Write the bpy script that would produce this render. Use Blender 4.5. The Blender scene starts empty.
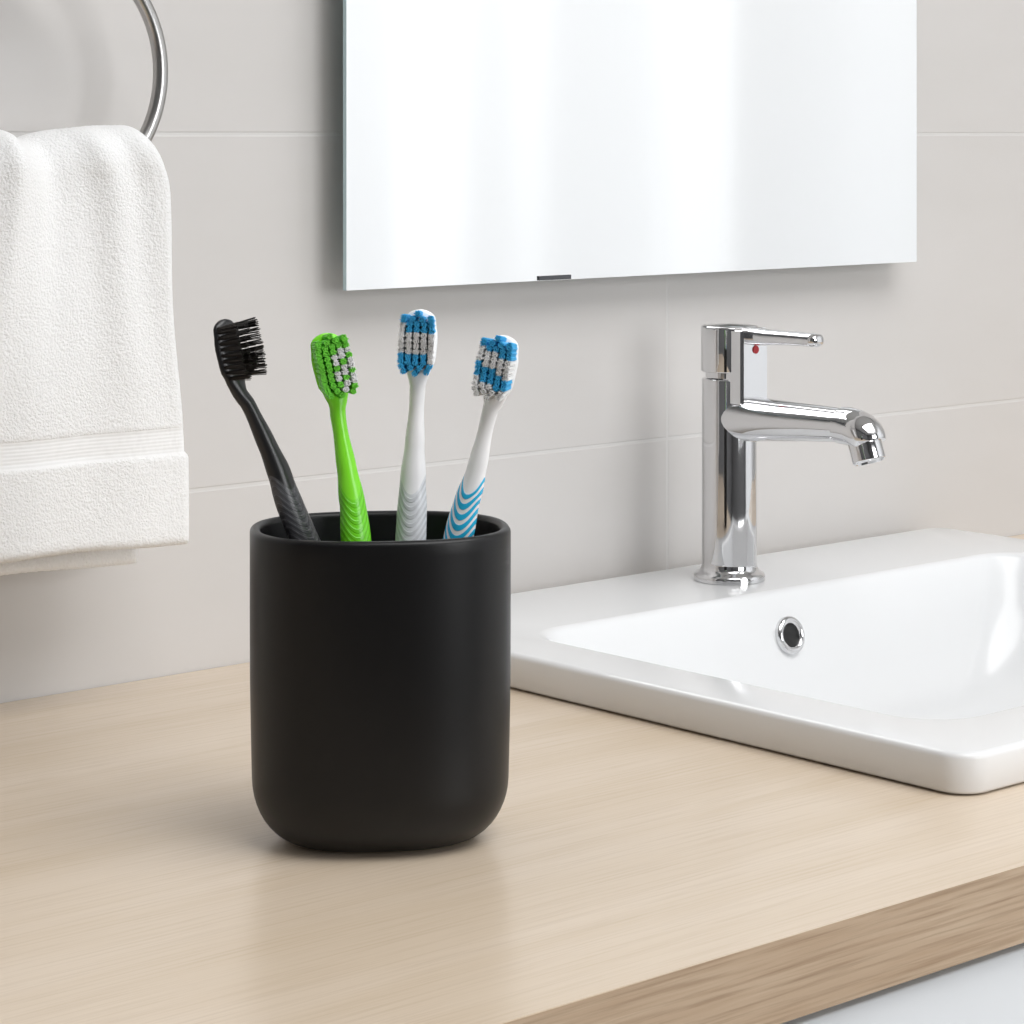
import bpy, bmesh, math, random
from mathutils import Vector, Matrix, noise
random.seed(3)
S = bpy.context.scene
COL = S.collection
try:
    S.view_settings.view_transform = 'Standard'
    S.view_settings.look = 'None'
except Exception: pass

# ------------------------------------------------------------------ helpers
def srgb(r, g, b):
    f = lambda c: (c/255/12.92) if c/255 <= .04045 else ((c/255+.055)/1.055)**2.4
    return (f(r), f(g), f(b), 1)

def mat(name, col=(.8,.8,.8,1), rough=.5, metal=0, **kw):
    m = bpy.data.materials.new(name); m.use_nodes = True
    b = m.node_tree.nodes['Principled BSDF']
    b.inputs['Base Color'].default_value = col
    b.inputs['Roughness'].default_value = rough
    b.inputs['Metallic'].default_value = metal
    for k, v in kw.items(): b.inputs[k].default_value = v
    return m
def N(m, t, **kw):
    n = m.node_tree.nodes.new(t)
    for k, v in kw.items(): setattr(n, k, v)
    return n
def LK(m, a, b): m.node_tree.links.new(a, b)
def bsdf(m): return m.node_tree.nodes['Principled BSDF']
def math_n(m, op, a, b=None, c=None):
    n = N(m, 'ShaderNodeMath', operation=op)
    for i, v in enumerate((a, b, c)):
        if v is None: continue
        if isinstance(v, (int, float)): n.inputs[i].default_value = v
        else: LK(m, v, n.inputs[i])
    return n.outputs[0]
def mixc(m, fac, a, b):
    n = N(m, 'ShaderNodeMix', data_type='RGBA')
    if isinstance(fac, (int, float)): n.inputs[0].default_value = fac
    else: LK(m, fac, n.inputs[0])
    for i, v in ((6, a), (7, b)):
        if isinstance(v, tuple): n.inputs[i].default_value = v
        else: LK(m, v, n.inputs[i])
    return n.outputs[2]
def bump(m, h, strength=.3, dist=.001):
    n = N(m, 'ShaderNodeBump'); n.inputs['Strength'].default_value = strength
    n.inputs['Distance'].default_value = dist
    LK(m, h, n.inputs['Height']); LK(m, n.outputs[0], bsdf(m).inputs['Normal'])
    return n

def mesh_obj(name, bm, mats=(), smooth=True, parent=None, angle=40):
    bmesh.ops.recalc_face_normals(bm, faces=bm.faces)
    me = bpy.data.meshes.new(name); bm.to_mesh(me); bm.free()
    for mm in mats: me.materials.append(mm)
    if smooth:
        me.shade_smooth()
        try: me.set_sharp_from_angle(angle=math.radians(angle))
        except Exception: pass
    o = bpy.data.objects.new(name, me); COL.objects.link(o)
    if parent: o.parent = parent
    return o
def empty(name, loc=(0,0,0)):
    e = bpy.data.objects.new(name, None); COL.objects.link(e); e.empty_display_size = .02
    return e
def add_box(bm, x0, x1, y0, y1, z0, z1, mi=0):
    v = [bm.verts.new((x, y, z)) for z in (z0, z1) for y in (y0, y1) for x in (x0, x1)]
    fs = [(0,2,3,1),(4,5,7,6),(0,1,5,4),(2,6,7,3),(0,4,6,2),(1,3,7,5)]
    out = []
    for f in fs:
        fc = bm.faces.new([v[i] for i in f]); fc.material_index = mi; out.append(fc)
    return out
def box(name, x0, x1, y0, y1, z0, z1, m, parent=None, bev=0):
    bm = bmesh.new(); add_box(bm, x0, x1, y0, y1, z0, z1)
    if bev:
        bmesh.ops.bevel(bm, geom=bm.edges[:], offset=bev, segments=3, affect='EDGES', profile=.5)
    return mesh_obj(name, bm, [m], parent=parent)
def loft(bm, loops, cap0=True, cap1=True, mi=0, closed=True):
    rows = [[bm.verts.new(p) for p in lp] for lp in loops]
    n = len(rows[0])
    for a, b in zip(rows[:-1], rows[1:]):
        for i in range(n if closed else n-1):
            j = (i+1) % n
            f = bm.faces.new((a[i], a[j], b[j], b[i])); f.material_index = mi
    if cap0: bm.faces.new(rows[0][::-1]).material_index = mi
    if cap1: bm.faces.new(rows[-1]).material_index = mi
    return rows
def lathe(bm, prof, M=Matrix.Identity(4), seg=48, cap0=True, cap1=True, mi=0):
    loops = []
    for r, z in prof:
        loops.append([M @ Vector((r*math.cos(2*math.pi*i/seg), r*math.sin(2*math.pi*i/seg), z)) for i in range(seg)])
    loft(bm, loops, cap0, cap1, mi)
def fillet_prof(pts, r, seg=5):
    out = [pts[0]]
    for i in range(1, len(pts)-1):
        rr = r[i] if isinstance(r, (list, tuple)) else r
        p, a, b = Vector(pts[i]), Vector(pts[i-1]), Vector(pts[i+1])
        if rr <= 0: out.append(tuple(p)); continue
        da, db = (a-p), (b-p)
        d = min(rr, da.length*.49, db.length*.49)
        A = p+da.normalized()*d; B = p+db.normalized()*d
        for k in range(seg+1):
            t = k/seg
            out.append(tuple(A*(1-t)**2+p*2*t*(1-t)+B*t*t))
    out.append(pts[-1]); return out
def rrect(x0, x1, y0, y1, r, z, n=12):
    pts = []
    for cx, cy, a0 in ((x1-r, y1-r, 0), (x0+r, y1-r, 90), (x0+r, y0+r, 180), (x1-r, y0+r, 270)):
        for k in range(n+1):
            a = math.radians(a0+90*k/n)
            pts.append(Vector((cx+r*math.cos(a), cy+r*math.sin(a), z)))
    return pts
def axis_matrix(origin, zdir, xdir=None):
    z = Vector(zdir).normalized()
    x = Vector(xdir) if xdir else (Vector((1,0,0)) if abs(z.x) < .9 else Vector((0,1,0)))
    y = z.cross(x).normalized(); x = y.cross(z).normalized()
    M = Matrix((x, y, z)).transposed().to_4x4(); M.translation = Vector(origin)
    return M

# ------------------------------------------------------------------ materials
def tile_material():
    m = mat('wall_tile', srgb(206,203,199), .42)
    tc = N(m, 'ShaderNodeTexCoord'); sp = N(m, 'ShaderNodeSeparateXYZ'); LK(m, tc.outputs['Object'], sp.inputs[0])
    def line(coord, off, period, w):
        a = math_n(m, 'ADD', coord, -off+50*period+period/2)
        a = math_n(m, 'MODULO', a, period)
        a = math_n(m, 'ADD', a, -period/2)
        a = math_n(m, 'ABSOLUTE', a)
        n = N(m, 'ShaderNodeMapRange', interpolation_type='SMOOTHSTEP')
        LK(m, a, n.inputs[0]); n.inputs[1].default_value = w*.5; n.inputs[2].default_value = w*1.1
        n.inputs[3].default_value = 1; n.inputs[4].default_value = 0
        return n.outputs[0]
    g = math_n(m, 'MAXIMUM', line(sp.outputs['X'], 1.0357, .62, .0012), line(sp.outputs['Z'], .26, .1725, .0012))
    ns = N(m, 'ShaderNodeTexNoise'); ns.inputs['Scale'].default_value = 9; ns.inputs['Detail'].default_value = 5
    mp = N(m, 'ShaderNodeMapping'); mp.inputs['Scale'].default_value = (1,1,3)
    LK(m, tc.outputs['Object'], mp.inputs[0]); LK(m, mp.outputs[0], ns.inputs[0])
    c = mixc(m, ns.outputs[0], srgb(204,201,198), srgb(211,208,206))
    c = mixc(m, g, c, srgb(213,211,209))
    LK(m, c, bsdf(m).inputs['Base Color'])
    n2 = N(m, 'ShaderNodeTexNoise'); n2.inputs['Scale'].default_value = 160; LK(m, tc.outputs['Object'], n2.inputs[0])
    h = math_n(m, 'MULTIPLY_ADD', n2.outputs[0], .08, math_n(m, 'MULTIPLY', g, -1))
    bump(m, h, .4, .0008)
    return m
def wood_material(name, front=False):
    m = mat(name, srgb(214,190,160), .27 if not front else .45)
    tc = N(m, 'ShaderNodeTexCoord')
    mp = N(m, 'ShaderNodeMapping'); mp.inputs['Scale'].default_value = (1.3, 14, 14) if not front else (6, 40, 130)
    LK(m, tc.outputs['Object'], mp.inputs[0])
    n1 = N(m, 'ShaderNodeTexNoise'); n1.inputs['Scale'].default_value = 2.2; n1.inputs['Detail'].default_value = 6
    n1.inputs['Distortion'].default_value = .5; LK(m, mp.outputs[0], n1.inputs[0])
    mp2 = N(m, 'ShaderNodeMapping'); mp2.inputs['Scale'].default_value = (12, 420, 420)
    LK(m, tc.outputs['Object'], mp2.inputs[0])
    n2 = N(m, 'ShaderNodeTexNoise'); n2.inputs['Scale'].default_value = 1.5; n2.inputs['Detail'].default_value = 4
    LK(m, mp2.outputs[0], n2.inputs[0])
    r1 = N(m, 'ShaderNodeMapRange'); LK(m, n1.outputs[0], r1.inputs[0]); r1.inputs[1].default_value=.3; r1.inputs[2].default_value=.7
    r2 = N(m, 'ShaderNodeMapRange'); LK(m, n2.outputs[0], r2.inputs[0]); r2.inputs[1].default_value=.45; r2.inputs[2].default_value=.75
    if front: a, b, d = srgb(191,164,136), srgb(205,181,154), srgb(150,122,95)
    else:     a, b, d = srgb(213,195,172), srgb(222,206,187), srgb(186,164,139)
    c = mixc(m, r1.outputs[0], a, b)
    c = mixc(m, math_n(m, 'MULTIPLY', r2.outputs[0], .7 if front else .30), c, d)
    LK(m, c, bsdf(m).inputs['Base Color'])
    bump(m, math_n(m, 'MULTIPLY', r2.outputs[0], -1), .12, .0003)
    return m
M_tile = tile_material()
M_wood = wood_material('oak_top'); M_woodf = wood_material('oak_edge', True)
M_paint = mat('white_paint', srgb(228,228,227), .6)
M_grey = mat('grey_paint', srgb(115,115,116), .6)
M_floor = mat('floor_stone', srgb(100,99,98), .5)
M_cab = mat('cabinet_white', srgb(232,234,236), .4)
M_ceramic = mat('sink_ceramic', srgb(230,231,232), .17)
M_chrome = mat('chrome', (.72,.72,.73,1), .05, 1)
M_steel = mat('brushed_steel', (.50,.49,.48,1), .28, 1)
M_holeshade = mat('hole_shade', (.004,.004,.004,1), .5)  # near-black colour for the shade inside the overflow hole
M_reflmark = mat('reflection_dark', srgb(70,72,76), .35)  # colour of a painted dark reflection low in the mirror
M_mirror = mat('mirror_silver', (.93,.935,.935,1), .01, 1)
M_mirroredge = mat('mirror_edge', srgb(200,225,232), .15)
M_cup = mat('matte_black_ceramic', srgb(10,10,12), .38)
bsdf(M_cup).inputs['Specular IOR Level'].default_value = .36
t = N(M_cup, 'ShaderNodeTexNoise'); t.inputs['Scale'].default_value = 900
bump(M_cup, t.outputs[0], .05, .0002)
M_red = mat('red_mark', srgb(200,30,40), .3)

# ------------------------------------------------------------------ room
YW = 1.04
XL, XR, YF, ZF, ZC = -1.1, 2.4, -2.0, -.85, 1.55
box('wall_back', XL-.1, XR+.1, YW, YW+.1, ZF, ZC, M_tile)
box('wall_left', XL-.1, XL, YF, YW, ZF, ZC, M_grey)
box('floor', XL-.1, XR+.1, YF-.1, YW+.1, ZF-.1, ZF, M_floor)
box('ceiling', XL-.1, XR+.1, YF-.1, YW+.1, ZC, ZC+.1, M_paint)
WY0, WY1, WZ0, WZ1 = -1.5, .35, -.45, 1.25
bm = bmesh.new()
add_box(bm, XR, XR+.1, YF, WY0, ZF, ZC); add_box(bm, XR, XR+.1, WY1, YW, ZF, ZC)
add_box(bm, XR, XR+.1, WY0, WY1, ZF, WZ0); add_box(bm, XR, XR+.1, WY0, WY1, WZ1, ZC)
mesh_obj('wall_right', bm, [M_paint], smooth=False)
bm = bmesh.new()
fw = .05
add_box(bm, XR+.02, XR+.08, WY0, WY0+fw, WZ0, WZ1); add_box(bm, XR+.02, XR+.08, WY1-fw, WY1, WZ0, WZ1)
add_box(bm, XR+.02, XR+.08, WY0+fw, WY1-fw, WZ0, WZ0+fw); add_box(bm, XR+.02, XR+.08, WY0+fw, WY1-fw, WZ1-fw, WZ1)
mesh_obj('window_1', bm, [M_cab], smooth=False)
VX0, VX1, VZ0, VZ1 = .55, 1.85, .0, 1.25  # unseen window behind the camera, added for frontal fill
bm = bmesh.new()
add_box(bm, XL-.1, VX0, YF-.1, YF, ZF, ZC); add_box(bm, VX1, XR+.1, YF-.1, YF, ZF, ZC)
add_box(bm, VX0, VX1, YF-.1, YF, ZF, VZ0); add_box(bm, VX0, VX1, YF-.1, YF, VZ1, ZC)
mesh_obj('wall_front', bm, [M_grey], smooth=False)
bm = bmesh.new()
add_box(bm, VX0, VX0+fw, YF-.07, YF-.02, VZ0, VZ1); add_box(bm, VX1-fw, VX1, YF-.07, YF-.02, VZ0, VZ1)
add_box(bm, (VX0+VX1)/2-.02, (VX0+VX1)/2+.02, YF-.07, YF-.02, VZ0+fw, VZ1-fw)
add_box(bm, VX0+fw, VX1-fw, YF-.07, YF-.02, VZ0, VZ0+fw); add_box(bm, VX0+fw, VX1-fw, YF-.07, YF-.02, VZ1-fw, VZ1)
mesh_obj('added_fill_window', bm, [M_cab], smooth=False)  # frame of the added fill window

M_cur = bpy.data.materials.new('sheer_curtain'); M_cur.use_nodes = True
nt = M_cur.node_tree; nt.nodes.clear()
out = nt.nodes.new('ShaderNodeOutputMaterial'); mx = nt.nodes.new('ShaderNodeMixShader')
df = nt.nodes.new('ShaderNodeBsdfDiffuse'); tl = nt.nodes.new('ShaderNodeBsdfTranslucent')
df.inputs[0].default_value = (.90,.90,.90,1); tl.inputs[0].default_value = (.95,.95,.95,1)
mx.inputs[0].default_value = .4
nt.links.new(df.outputs[0], mx.inputs[1]); nt.links.new(tl.outputs[0], mx.inputs[2]); nt.links.new(mx.outputs[0], out.inputs[0])
bm = bmesh.new()
rows = []
ny = 260
for z in (WZ0-.3, 0, .5, 1.0, 1.42):
    row = []
    for i in range(ny+1):
        y = -1.65+2.15*i/ny
        x = XR-.13+.045*math.sin(y*14+.9*math.sin(y*5))+.010*math.sin(y*37+1)
        row.append(Vector((x, y, z)))
    rows.append(row)
loft(bm, rows, False, False, closed=False)
mesh_obj('sheer_curtain', bm, [M_cur], angle=180)
bm = bmesh.new(); lathe(bm, [(.012,0),(.012,2.3)], axis_matrix((XR-.12,-1.75,1.44),(0,1,0)), 20)
add_box(bm, XR-.13, XR, -1.7,-1.68,1.42,1.45); add_box(bm, XR-.13, XR, .48,.50,1.42,1.45)
mesh_obj('curtain_rod', bm, [M_steel])

# ------------------------------------------------------------------ vanity
van = empty('vanity_counter')
CY0, CY1, CX0, CX1, CT = .5685, YW-.0005, -.35, 1.75, .0275
hx0, hx1, hy0, hy1 = .825, 1.225, .68, 1.0
bm = bmesh.new()
xs = [CX0, hx0, hx1, CX1]; ys = [CY0, hy0, hy1, CY1]
top = {}; bot = {}
for i, x in enumerate(xs):
    for j, y in enumerate(ys):
        top[i,j] = bm.verts.new((x,y,0)); bot[i,j] = bm.verts.new((x,y,-CT))
for i in range(3):
    for j in range(3):
        if i == 1 and j == 1: continue
        bm.faces.new((top[i,j],top[i+1,j],top[i+1,j+1],top[i,j+1]))
        bm.faces.new((bot[i,j],bot[i,j+1],bot[i+1,j+1],bot[i+1,j]))
for i in range(3):
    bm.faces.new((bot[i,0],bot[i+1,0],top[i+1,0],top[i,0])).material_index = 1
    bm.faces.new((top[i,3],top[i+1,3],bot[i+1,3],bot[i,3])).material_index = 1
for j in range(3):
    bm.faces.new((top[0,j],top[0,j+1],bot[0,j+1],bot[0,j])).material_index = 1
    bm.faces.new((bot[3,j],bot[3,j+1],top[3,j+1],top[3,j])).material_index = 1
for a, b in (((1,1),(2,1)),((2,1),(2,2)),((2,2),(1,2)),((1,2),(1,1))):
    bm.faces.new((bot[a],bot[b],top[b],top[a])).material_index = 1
ed = [e for e in bm.edges if all(abs(v.co.y-CY0)<1e-6 for v in e.verts) and abs(e.verts[0].co.z-e.verts[1].co.z)<1e-6]
bmesh.ops.bevel(bm, geom=ed, offset=.0009, segments=2, affect='EDGES')
mesh_obj('countertop', bm, [M_wood, M_woodf], parent=van, angle=30)
bm = bmesh.new()
add_box(bm, CX0+.01, CX1-.01, CY0+.012, CY0+.030, -.70, -CT-.0005)
add_box(bm, CX0+.01, CX0+.028, CY0+.031, CY1, -.70, -CT-.0005)
add_box(bm, CX1-.028, CX1-.01, CY0+.031, CY1, -.70, -CT-.0005)
add_box(bm, CX0+.028, CX1-.028, CY0+.031, CY1, -.70, -.682)
add_box(bm, CX0+.03, CX1-.03, CY0+.07, CY1, ZF, -.70)
mesh_obj('cabinet', bm, [M_cab], parent=van, smooth=False)
for k in range(3):
    x0 = CX0+.012+k*.692
    box('drawer_%d' % (k+1), x0, x0+.688, CY0+.004, CY0+.0118, -.69, -CT-.004, M_cab, parent=van, bev=.001)

# ------------------------------------------------------------------ sink
sink = empty('bathroom_sink')
SX0, SX1, SY0, SY1, SZ = .80, 1.257, .6385, 1.026, .0172
IX0, IX1, IY0, IY1 = .836, 1.216, .682, .938
CR = .014
bm = bmesh.new()
L = []
L.append(rrect(SX0+.004, SX1-.004, SY0+.004, SY1-.004, CR-.004, .0005))
L.append(rrect(SX0+.0012, SX1-.0012, SY0+.0012, SY1-.0012, CR-.0012, .0008))
L.append(rrect(SX0, SX1, SY0, SY1, CR, .0022))
for k in range(7):
    a = math.radians(90*k/6); r = .0028
    d = r*(1-math.cos(a)); L.append(rrect(SX0+d, SX1-d, SY0+d, SY1-d, CR-d, SZ-r+r*math.sin(a)))
def basin(t, z, r):
    dl, dr, df_, db = t
    return rrect(IX0+dl, IX1-dr, IY0+df_, IY1-db, r, z)
L.append(basin((-.0035,-.0035,-.0035,-.0035), SZ, .028))
for k in range(1, 7):
    a = math.radians(72*k/6); r = .0042
    d = -.0035+r*math.sin(a); L.append(basin((d,d,d,d), SZ-r*(1-math.cos(a)), .028-.3*max(d,0)))
z0 = SZ-.003
steps = [(.10,.003,.004,.002,.003,.028),(.3,.006,.009,.005,.007,.03),(.55,.011,.018,.009,.012,.033),(.75,.017,.028,.015,.018,.037),
         (.88,.026,.040,.024,.026,.042),(.95,.038,.054,.036,.037,.047),(.985,.056,.074,.054,.054,.05),(1.0,.08,.10,.075,.072,.05)]
for f, a_, b_, c_, d_, rr in steps:
    L.append(basin((a_, b_, c_, d_), z0-.078*f, rr))
cx, cy = (IX0+IX1)/2-.008, (IY0+IY1)/2+.005
last = L[-1]
for f in (.6,.3):
    L.append([Vector((cx+(p.x-cx)*f, cy+(p.y-cy)*f, p.z-.0015*(1-f))) for p in last])
L.append([Vector((cx+.024*math.cos(math.atan2(p.y-cy,p.x-cx)), cy+.024*math.sin(math.atan2(p.y-cy,p.x-cx)), last[0].z-.003)) for p in last])
loft(bm, L, False, True)
mesh_obj('basin', bm, [M_ceramic], parent=sink, angle=60)
bm = bmesh.new()
zb = last[0].z-.003
Mz = Matrix.Translation((cx, cy, 0))
lathe(bm, fillet_prof([(.0001,zb+.006),(.019,zb+.0055),(.020,zb+.001)],.002), Mz, cap0=False, cap1=False)
lathe(bm, [(.0245,zb+.0002),(.024,zb+.002),(.0212,zb+.002),(.021,zb)], Mz, cap0=False, cap1=False)
mesh_obj('drain', bm, [M_chrome], parent=sink)
nrm = Vector((0,-1,.26)).normalized()
oc = Vector((1.0185,.9312,-.0062))
bm = bmesh.new(); Mo = axis_matrix(oc, nrm)
lathe(bm, fillet_prof([(.0101,-.003),(.0101,.0018),(.0082,.0030),(.0062,.0020),(.0058,-.002)],.0008,3), Mo, cap0=False, cap1=False)
lathe(bm, [(.0061,.0004),(.0001,.0004)], Mo, cap0=False, cap1=True, mi=1)  # flat disc, hole's inner shade put into its colour
mesh_obj('overflow_ring', bm, [M_chrome, M_holeshade], parent=sink)

# ------------------------------------------------------------------ faucet
fa = empty('chrome_faucet')
FX, FY = 1.0215, .978
F0 = Matrix.Translation((FX, FY, SZ))
bm = bmesh.new()
lathe(bm, fillet_prof([(.0001,.0002),(.0195,.0002),(.0195,.0035),(.0155,.006),(.0150,.009),(.0150,.110),(.0001,.110)],
                      [0,.0,.0015,.002,.002,.001,0],4), F0, cap0=False, cap1=False)
mesh_obj('body', bm, [M_chrome], parent=fa)
bm = bmesh.new()
lathe(bm, fillet_prof([(.0001,.1105),(.0130,.1105),(.0130,.1135),(.0156,.1137),(.0156,.1385),(.0001,.1395)],
                      [0,0,0,.0006,.0015,0],4), F0, cap0=False, cap1=False)
mesh_obj('handle_cap', bm, [M_chrome], parent=fa)
bm = bmesh.new(); add_box(bm, FX-.0105, FX+.0105, FY-.0195, FY-.004, SZ+.096, SZ+.1380)
bmesh.ops.bevel(bm, geom=bm.edges[:], offset=.0014, segments=3, affect='EDGES')
mesh_obj('handle_housing', bm, [M_chrome], parent=fa, angle=30)
def sect(y, z, w, h, n=24, p=2.6):
    out = []
    for i in range(n):
        a = 2*math.pi*i/n; c, s = math.cos(a), math.sin(a)
        out.append(Vector((FX+w*math.copysign(abs(c)**(2/p), c), y, z+h*math.copysign(abs(s)**(2/p), s))))
    return out
bm = bmesh.new()
zl = .1508
LV = [(.006,.0056,.0048),(.021,.0056,.0048),(.030,.0052,.0042),(.045,.0050,.0038),(.060,.0050,.0036),(.0640,.0048,.0034),(.0652,.0036,.0024),(.0656,.0012,.0008)]
loft(bm, [sect(FY-d, zl+.0004*(i>2), w, h) for i, (d, w, h) in enumerate(LV)])
mesh_obj('lever', bm, [M_chrome], parent=fa, angle=50)
bm = bmesh.new()
lathe(bm, [(.0022,0),(.0022,.0006),(.0001,.0006)], axis_matrix((FX, FY-.0194, SZ+.1265),(0,-1,0)), 20, cap0=False)
mesh_obj('temperature_mark', bm, [M_red], parent=fa)
def sweep_yz(bm, path, seg=40):
    loops = []
    for i, (d, z, r) in enumerate(path):
        a = path[max(i-1,0)]; b = path[min(i+1,len(path)-1)]
        t = Vector((0, -(b[0]-a[0]), b[1]-a[1])).normalized()
        u = Vector((1,0,0)); v = t.cross(u).normalized()
        c = Vector((FX, FY-d, z))
        loops.append([c+u*r*math.cos(2*math.pi*k/seg)+v*r*.92*math.sin(2*math.pi*k/seg) for k in range(seg)])
    loft(bm, loops)
bm = bmesh.new()
sweep_yz(bm, [(.004,.1060,.0135),(.018,.1061,.0132),(.040,.1068,.0118),(.062,.1076,.0106),(.080,.1080,.0098),
              (.0815,.1080,.0098),(.0818,.1080,.0106),(.086,.1079,.0108),(.0905,.1073,.0108),(.0945,.1060,.0107),(.0975,.1040,.0104),(.0990,.1022,.0100),(.0998,.1008,.0095),(.1002,.1000,.0089)])
mesh_obj('spout', bm, [M_chrome], parent=fa, angle=35)
bm = bmesh.new()
Ma = axis_matrix((FX, FY-.0955, .1030), (0,-.35,-1))
lathe(bm, fillet_prof([(.0088,0),(.0088,.0125),(.0074,.0136),(.0068,.0110),(.0001,.0110)],.0006,3), Ma, cap0=False, cap1=False)
mesh_obj('aerator', bm, [M_chrome], parent=fa)

# ------------------------------------------------------------------ mirror
mir = empty('wall_mirror')
bm = bmesh.new()
fs = add_box(bm, .7905, 1.2302, 1.020, 1.0228, .182, .84)
for f in fs: f.material_index = 1
fs[2].material_index = 0
mesh_obj('glass', bm, [M_mirror, M_mirroredge], smooth=False, parent=mir)
box('mount', .85, 1.17, 1.0231, YW-.0002, .25, .78, M_paint, parent=mir)
box('dark_reflection', .919, .942, 1.0190, 1.0199, .1822, .1845, M_reflmark, parent=mir)  # thin dark slab imitating a reflection above the glass's lower edge

# ------------------------------------------------------------------ towel ring
tr = empty('towel_ring')
RC = Vector((.6080, .998, .2885)); RR = .0575
bm = bmesh.new()
seg, cs = 96, 16; loops = []
for i in range(seg):
    a = 2*math.pi*i/seg; d = Vector((math.cos(a), 0, math.sin(a)))
    loops.append([RC+d*(RR+.0035*math.cos(2*math.pi*k/cs))+Vector((0,.0035*math.sin(2*math.pi*k/cs),0)) for k in range(cs)])
loops.append(loops[0]); loft(bm, loops, False, False); bmesh.ops.remove_doubles(bm, verts=bm.verts, dist=1e-6)
mesh_obj('ring', bm, [M_steel], parent=tr)
bm = bmesh.new()
lathe(bm, fillet_prof([(.0001,0),(.014,0),(.014,.006),(.006,.007),(.006,.046),(.0001,.046)],.001,3), axis_matrix((RC.x, YW-.0003, RC.z+RR+.004), (0,-1,0)), cap0=False, cap1=False)
mesh_obj('mount', bm, [M_steel], parent=tr)

# ------------------------------------------------------------------ towel
M_towel = mat('terry_cloth', srgb(243,243,243), .95)
b = bsdf(M_towel); b.inputs['Sheen Weight'].default_value = .3
tc = N(M_towel, 'ShaderNodeTexCoord'); sp = N(M_towel, 'ShaderNodeSeparateXYZ'); LK(M_towel, tc.outputs['Object'], sp.inputs[0])
n1 = N(M_towel, 'ShaderNodeTexNoise'); n1.inputs['Scale'].default_value = 900; n1.inputs['Detail'].default_value = 3
n3 = N(M_towel, 'ShaderNodeTexNoise'); n3.inputs['Scale'].default_value = 260; n3.inputs['Detail'].default_value = 2
LK(M_towel, tc.outputs['Object'], n1.inputs[0]); LK(M_towel, tc.outputs['Object'], n3.inputs[0])
hz = math_n(M_towel, 'MULTIPLY_ADD', n3.outputs[0], .35, n1.outputs[0])
da = math_n(M_towel, 'ABSOLUTE', math_n(M_towel, 'ADD', sp.outputs['Z'], -.1215))
bd = N(M_towel, 'ShaderNodeMapRange'); LK(M_towel, da, bd.inputs[0]); bd.inputs[1].default_value=.0058; bd.inputs[2].default_value=.0066
bd.inputs[3].default_value=1; bd.inputs[4].default_value=0
rib = math_n(M_towel, 'MULTIPLY_ADD', math_n(M_towel, 'SINE', math_n(M_towel, 'MULTIPLY', sp.outputs['Z'], 2*math.pi/.0016)), .05, .45)
mxh = N(M_towel, 'ShaderNodeMix'); LK(M_towel, bd.outputs[0], mxh.inputs[0]); LK(M_towel, hz, mxh.inputs[2]); LK(M_towel, rib, mxh.inputs[3])
bump(M_towel, mxh.outputs[0], .75, .0010)
def sst(a, b, x):
    t = min(1, max(0, (x-a)/(b-a))); return t*t*(3-2*t)
def towel_sheet(name, X0, X1, pathf, thick, seed, narrow):
    bm = bmesh.new(); ns, nx = 260, 170
    loops = []
    for i in range(ns+1):
        s = i/ns
        y, z, ny_, nz_ = pathf(s)
        w = narrow(z)
        back = sst(.5, .62, s)
        x0 = X0+w*.5; x1 = X1-w-.009*back
        lp = []
        T = thick
        k1 = sst(.1155-.0008,.1155+.0008,z); k2 = sst(.1275-.0012,.1275+.0012,z)
        T *= 1.05-.15*k1+.10*k2
        x1 += .0020*(1-k1)*(1-back)
        if s < .012: T *= .55+.45*math.sqrt(max(0,1-(1-s/.012)**2))
        if s > .988: T *= .55+.45*math.sqrt(max(0,1-(1-(1-s)/.012)**2))
        up = max(0, min(1, (z-.125)/.125))
        x1 += .0012*math.sin(z*55+1)*(1-back)
        def off(u, x):
            f = .0014*math.sin(u*8+seed+z*5)*(1+1.2*up)+.0012*math.sin(u*19+seed*2-z*9)
            for c0, drift, amp, wd in ((.47,-.10,.0075,.055),(.62,-.06,-.0050,.06),(.78,.05,.0035,.05),(.88,.04,-.0030,.05)):
                cc_ = c0+drift*(1-up)
                f += -amp*up**1.3*math.exp(-((u-cc_)/wd)**2)
            f += .0026*noise.noise(Vector((x*24, z*12, seed)))
            return f
        for side in (1, -1):
            rng = range(nx+1) if side == 1 else range(nx-1, 0, -1)
            for k in rng:
                u = k/nx; uu = .5-.5*math.cos(math.pi*u); x = x0+(x1-x0)*uu
                e = min(uu, 1-uu)*(x1-x0); rr = T*.5
                th = rr*math.sqrt(max(0, 1-(1-min(e/rr,1))**2)) if e < rr else rr
                f = off(uu, x)*(1-.5*back)
                ztop = sst(.20,.255,z)
                dz = ztop*(.0035*sst(.55,.9,uu)-.0025*math.exp(-((uu-.58)/.07)**2)+.0015*math.exp(-((uu-.47)/.05)**2))
                dz += -.0012*math.sin(uu*7+1)*(1-sst(.07,.16,z))
                fz = noise.noise(Vector((x*900, y*900+side*50, z*900)))*.00022
                lp.append(Vector((x+fz, y+side*ny_*th+f+fz, z+side*nz_*th+dz+fz)))
        loops.append(lp)
    loft(bm, loops)
    return mesh_obj(name, bm, [M_towel], angle=180)
TZ, TR = .2425, .0120
LF, LB = TZ-.0755, TZ-.0645
def towel_path(s):
    arc = math.pi*TR; tot = LF+arc+LB; d = s*tot
    cyy = .993
    if d < LF:
        z = TZ-LF+d; return (cyy-TR-.004*(1-(z/TZ)), z, -1, 0)
    if d < LF+arc:
        a = (d-LF)/TR; return (cyy-TR*math.cos(a), TZ+TR*math.sin(a), -math.cos(a), math.sin(a))
    z = TZ-(d-LF-arc); return (cyy+TR, z, 1, 0)
def narrow(z):
    t = min(max((z-.07)/.19, 0), 1)
    return .002+.012*t**1.5+ (.006*max(0,(z-.230)/.02)**2)
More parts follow.
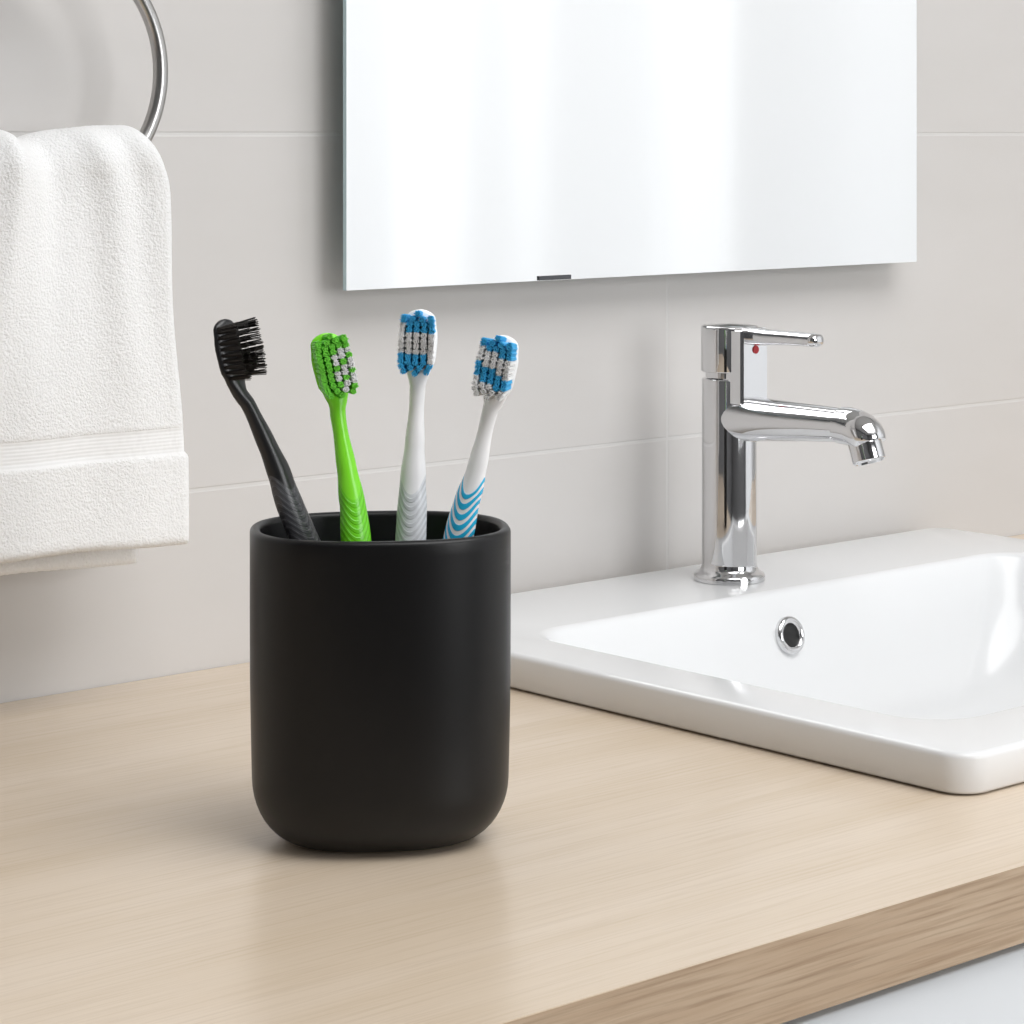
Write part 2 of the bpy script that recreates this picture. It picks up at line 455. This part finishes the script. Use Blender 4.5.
towel_sheet('hand_towel', .500, .6675, towel_path, .0120, 1.3, narrow)

# ------------------------------------------------------------------ cup
A = math.radians(41.44)
cup_yaw = math.radians(-35)
CC = Vector((.5966, .7494, 0))
def sup(w, d, z, n=96, p=2.45):
    out = []
    for i in range(n):
        a = 2*math.pi*i/n; c, s = math.cos(a), math.sin(a)
        x = w*math.copysign(abs(c)**(2/p), c); y = d*math.copysign(abs(s)**(2/p), s)
        out.append(Vector((x*math.cos(cup_yaw)-y*math.sin(cup_yaw)+CC.x, x*math.sin(cup_yaw)+y*math.cos(cup_yaw)+CC.y, z)))
    return out
W, Dp, HC, TH = .0481, .0392, .1152, .0040
bm = bmesh.new(); L = []
R = .0180
def tp(z): return -.0014*(1-min(1, z/.07))**1.5
L.append(sup(W-R-.004, Dp-R-.004, .0012))
L.append(sup(W-R-.001, Dp-R-.001, .0004))
for k in range(13):
    a = math.radians(90*k/12); z = .0004+R*1.25*(1-math.cos(a)); L.append(sup(W-R+R*math.sin(a)+tp(z), Dp-R+R*math.sin(a)+tp(z), z))
for f in (.28,.36,.44,.52,.7,.95): L.append(sup(W+tp(HC*f), Dp+tp(HC*f), HC*f))
r = TH/2
for k in range(9):
    a = math.radians(180*k/8); o = r-r*math.cos(a); L.append(sup(W-o, Dp-o, HC-r+r*math.sin(a)))
L.append(sup(W-TH, Dp-TH, HC*.5)); L.append(sup(W-TH, Dp-TH, .026))
for k in range(1, 6):
    a = math.radians(90*k/5); q = .014; L.append(sup(W-TH-q*(1-math.cos(a)), Dp-TH-q*(1-math.cos(a)), .026-q*1.5*math.sin(a)))
loft(bm, L)
mesh_obj('toothbrush_cup', bm, [M_cup], angle=60)

# ------------------------------------------------------------------ toothbrushes
Ru = Vector((math.cos(A), -math.sin(A), 0)); Fv = Vector((math.sin(A), math.cos(A), 0))
def loc(u, v, z): return CC+Ru*u+Fv*v+Vector((0,0,z+.0015))
def grip_mat(name, base, grip, s0, s1, stripe=None, freq=420, rough=.3, thr=-.15):
    m = mat(name, base, rough)
    uv = N(m, 'ShaderNodeUVMap'); sp = N(m, 'ShaderNodeSeparateXYZ'); LK(m, uv.outputs[0], sp.inputs[0])
    ang = math_n(m, 'MULTIPLY', sp.outputs['X'], 2*math.pi)
    cs = math_n(m, 'COSINE', ang)
    c2 = math_n(m, 'MULTIPLY', cs, cs)
    v = math_n(m, 'MULTIPLY_ADD', c2, .0075, sp.outputs['Y'])
    w = math_n(m, 'SINE', math_n(m, 'MULTIPLY', v, 2*math.pi*freq/1.0))
    lo = N(m, 'ShaderNodeMapRange'); LK(m, v, lo.inputs[0]); lo.inputs[1].default_value = s0; lo.inputs[2].default_value = s0+.0006
    st = N(m, 'ShaderNodeMapRange'); LK(m, w, st.inputs[0]); st.inputs[1].default_value = thr; st.inputs[2].default_value = thr+.4
    g = lo.outputs[0]
    if stripe:
        f = math_n(m, 'MULTIPLY', g, st.outputs[0]); c = mixc(m, f, base, grip)
    else:
        c1 = mixc(m, st.outputs[0], grip, tuple(x*.84 for x in grip[:3])+(1,)); c = mixc(m, g, base, c1)
    LK(m, c, bsdf(m).inputs['Base Color'])
    bump(m, math_n(m, 'MULTIPLY', g, st.outputs[0]), .45, .0006)
    return m
def catmull(P, n):
    out = []
    Q = [P[0]*2-P[1]]+P+[P[-1]*2-P[-2]]
    for i in range(1, len(Q)-2):
        for k in range(n):
            t = k/n
            p0,p1,p2,p3 = Q[i-1],Q[i],Q[i+1],Q[i+2]
            out.append(.5*((2*p1)+(-p0+p2)*t+(2*p0-5*p1+4*p2-p3)*t*t+(-p0+3*p1-3*p2+p3)*t**3))
    out.append(P[-1].copy()); return out
def interp(tab, s):
    if s <= tab[0][0]: return tab[0][1:]
    for a, b in zip(tab[:-1], tab[1:]):
        if s <= b[0]:
            t = (s-a[0])/(b[0]-a[0]); t = t*t*(3-2*t)
            return tuple(a[k]*(1-t)+b[k]*t for k in range(1, len(a)))
    return tab[-1][1:]
def toothbrush(pts, face, hmat, colf, bmats, flare=.0003, blen=.0105, rad=.00020, nb=36, tuft=.00112, nr=12, ncol=5, rnd=.00010, dome=.13):
    root = empty('toothbrush')
    P = catmull([loc(*p) for p in pts], 14)
    acc = [0]
    for a, b in zip(P[:-1], P[1:]): acc.append(acc[-1]+(b-a).length)
    n0 = (Ru*face[0]+Fv*face[1]).normalized()
    T = [(P[min(i+1,len(P)-1)]-P[max(i-1,0)]).normalized() for i in range(len(P))]
    tab = [(0,.0036,.0014),(.004,.0058,.0019),(.010,.0067,.0022),(.018,.0064,.0022),(.0235,.0044,.0023),(.028,.0030,.0026),(.036,.0028,.0028),
           (.050,.0037,.0034),(.062,.0048,.0040),(.075,.0056,.0045),(.088,.0058,.0047),(.12,.0055,.0045),(.15,.0050,.0043)]
    total = acc[-1]
    bm = bmesh.new(); uvl = bm.loops.layers.uv.new('UVMap'); seg = 28
    def at(s):
        s = min(max(s, 0), total)
        for i in range(len(acc)-1):
            if s <= acc[i+1]:
                t = (s-acc[i])/max(acc[i+1]-acc[i],1e-9); return P[i].lerp(P[i+1], t), T[i].lerp(T[i+1], t).normalized()
        return P[-1], T[-1]
    ss = [0,.0002,.0005,.0009,.0014,.002,.003]+[.004+.0022*i for i in range(int((total-.012)/.0022))]
    ss = [s for s in ss if s < total-.008]+[total-.0075,total-.005,total-.003,total-.0015,total-.0005,total]
    rows = []
    for s in ss:
        c, t = at(s); n_ = (n0-t*n0.dot(t)).normalized(); b_ = t.cross(n_).normalized()
        w, h = interp(tab, s)
        if s < .004:
            q = math.sqrt(max(.02, 1-(1-s/.004)**2)); w = .0058*q; h = .0019*(.4+.6*q)
        e = total-s
        if e < .0075:
            q = math.sqrt(max(.02, 1-(1-e/.0075)**2)); w *= q; h *= q
        rows.append(([bm.verts.new(c+b_*w*math.cos(2*math.pi*k/seg)+n_*h*math.sin(2*math.pi*k/seg)) for k in range(seg)], s))
    for (a, sa), (b, sb) in zip(rows[:-1], rows[1:]):
        for k in range(seg):
            j = (k+1) % seg
            f = bm.faces.new((a[k], a[j], b[j], b[k]))
            for lp, uvv in zip(f.loops, ((k/seg,sa),((k+1)/seg,sa),((k+1)/seg,sb),(k/seg,sb))): lp[uvl].uv = uvv
    bm.faces.new(rows[0][0]); bm.faces.new(rows[-1][0])
    mesh_obj('handle', bm, [hmat], parent=root, angle=80)
    bm = bmesh.new()
    for ri in range(nr):
        fr = ri/(nr-1)
        nc = ncol-2 if ri in (0, nr-1) else (ncol-1 if ri in (1, nr-2) else ncol)
        for ci in range(nc):
            q = -1+2*ci/(nc-1)
            s = .0022+fr*.0195+(.0007*(1-q*q) if fr > .5 else -.0007*(1-q*q)*1.0)*abs(fr-.5)*2+(.0009*abs(q) if ri == 0 else 0)
            c, t = at(s); n_ = (n0-t*n0.dot(t)).normalized(); b_ = t.cross(n_).normalized()
            w, h = interp(tab, s)
            hw = min(w-.0012, .0050)
            base = c+b_*q*hw+n_*(h*.5)
            mi = colf(fr, q)
            L0 = blen*(1.0+.03*math.cos(ri*1.3)+.01*abs(q)+random.uniform(-.012,.012))
            for bi in range(nb):
                a = bi*2.39996+ri; rr = tuft*math.sqrt((bi+.5)/nb)
                o = (b_*math.cos(a)+t*math.sin(a))*rr
                spread = o*(flare/.0024)+b_*random.gauss(0,rnd)+t*random.gauss(0,rnd)+b_*q*.0006+t*((fr-.5)*.0012)
                p0 = base+o*.9; p1 = p0+n_*(L0+random.uniform(-.00016,.00016)-rr*dome)+spread
                va = [bm.verts.new(p0+(b_*math.cos(k*1.5708)+t*math.sin(k*1.5708))*rad) for k in range(4)]
                vb = [bm.verts.new(p1+(b_*math.cos(k*1.5708)+t*math.sin(k*1.5708))*rad*.95) for k in range(4)]
                for k in range(4):
                    bm.faces.new((va[k], va[(k+1)%4], vb[(k+1)%4], vb[k])).material_index = mi
                bm.faces.new(vb).material_index = mi
    mesh_obj('bristles', bm, bmats, parent=root, smooth=False)
    return root
def bris(name, c, tr=.12):
    m = mat(name, c, .5)
    nt = m.node_tree; out = [n for n in nt.nodes if n.type == 'OUTPUT_MATERIAL'][0]
    t = N(m, 'ShaderNodeBsdfTranslucent'); t.inputs[0].default_value = c
    x = N(m, 'ShaderNodeMixShader'); x.inputs[0].default_value = tr
    LK(m, bsdf(m).outputs[0], x.inputs[1]); LK(m, t.outputs[0], x.inputs[2]); LK(m, x.outputs[0], out.inputs[0])
    return m
B_black = mat('bristle_black', srgb(40,36,34), .35); B_white = bris('bristle_white', srgb(255,255,255))
B_green = bris('bristle_green', srgb(130,236,70)); B_blue = bris('bristle_blue', srgb(70,195,248))
G_black = grip_mat('plastic_black', srgb(32,32,34), srgb(80,80,84), .068, .2, freq=330, rough=.3)
G_green = grip_mat('plastic_green', srgb(135,235,50), srgb(120,225,42), .062, .2, freq=330, rough=.25)
G_white = grip_mat('plastic_white', srgb(253,253,254), srgb(226,229,233), .068, .2, freq=330, rough=.25)
G_blue = grip_mat('plastic_white_blue', srgb(253,253,254), srgb(45,188,235), .060, .2, stripe=True, freq=250, rough=.25, thr=-.45)
toothbrush([(-.0584,0,.1899),(-.0530,0,.1653),(-.0484,.001,.1571),(-.0385,.003,.1347),(-.0297,.005,.1104),(.012,.020,.0115)],
           (.80,-.60), G_black, lambda r,q: 0, [B_black], flare=.0016, blen=.0105, rad=.00016, nb=12, tuft=.0007, nr=10, ncol=4, rnd=.0001, dome=.1)
# q < 0 is the side of the head away from the towel
def green_cols(r, q):
    if r < .22 or q > .3: return 0
    return 1 if (int(round(r*11))-int(round(q*2))) % 3 != 0 and r < .93 else 0
def white_cols(r, q):
    if r < .3: return 0 if q < .8 or r < .12 else 1
    if r > .66: return 0 if q > -.6 or r > .85 else 1
    return 1
def blue_cols(r, q):
    d = r+q*.10
    return 0 if (d < .24 or .54 < d < .80) else 1
toothbrush([(-.0208,-.004,.1850),(-.0159,-.004,.1620),(-.0152,-.004,.1533),(-.0107,-.006,.1272),(-.0084,-.008,.1086),(.0005,-.017,.0115)],
           (.30,-.95), G_green, green_cols, [B_green, B_white], blen=.0095)
toothbrush([(.0151,0,.1936),(.0139,0,.1675),(.0136,0,.1608),(.0121,0,.1309),(.0113,-.001,.1086),(.0065,-.004,.0115)],
           (-.10,-.99), G_white, white_cols, [B_blue, B_white], blen=.009)
toothbrush([(.0465,0,.1839),(.0420,0,.1600),(.0404,0,.1552),(.0348,.001,.1309),(.0292,.002,.1104),(.0085,.008,.0115)],
           (-.30,-.95), G_blue, blue_cols, [B_blue, B_white], blen=.009)

# ------------------------------------------------------------------ lights
def area(name, locn, target, sx, sy, power, col=(1,1,1)):
    l = bpy.data.lights.new(name, 'AREA'); l.shape = 'RECTANGLE'; l.size = sx; l.size_y = sy
    l.energy = power; l.color = col
    o = bpy.data.objects.new(name, l); COL.objects.link(o); o.location = locn
    d = Vector(target)-Vector(locn); o.rotation_euler = d.to_track_quat('-Z','Y').to_euler()
    return o
area('window_daylight', (XR+.09, (WY0+WY1)/2, (WZ0+WZ1)/2), (0, (WY0+WY1)/2, (WZ0+WZ1)/2), 1.8, 1.65, 6.5, (1,1,1))
area('front_fill_light', ((VX0+VX1)/2, YF-.09, (VZ0+VZ1)/2), ((VX0+VX1)/2, 0, (VZ0+VZ1)/2), 1.25, 1.2, 24, (1,1,1))  # frontal fill lamp placed in the added window
box('added_ceiling_panel', .1, 1.7, -.9, .4, ZC-.03, ZC-.0005, M_paint)  # unseen panel that carries the added overhead fill
area('ceiling_fill_light', (.9, -.25, ZC-.035), (.9,-.25,0), 1.55, 1.25, 29, (1,1,1))  # soft overhead fill, enlarged to make up for the dimmed side window
w = bpy.data.worlds.new('World'); S.world = w; w.use_nodes = True
w.node_tree.nodes['Background'].inputs[0].default_value = (.9,.95,1,1)
w.node_tree.nodes['Background'].inputs[1].default_value = 1

# ------------------------------------------------------------------ camera
cd = bpy.data.cameras.new('camera'); cam = bpy.data.objects.new('camera', cd); COL.objects.link(cam)
cd.sensor_width = 36; cd.lens = 2585/1024*36; cd.shift_y = (134-512)/1024
cd.clip_start = .02
cam.location = (0, 0, .26); cam.rotation_euler = (math.pi/2, 0, -A)
S.camera = cam
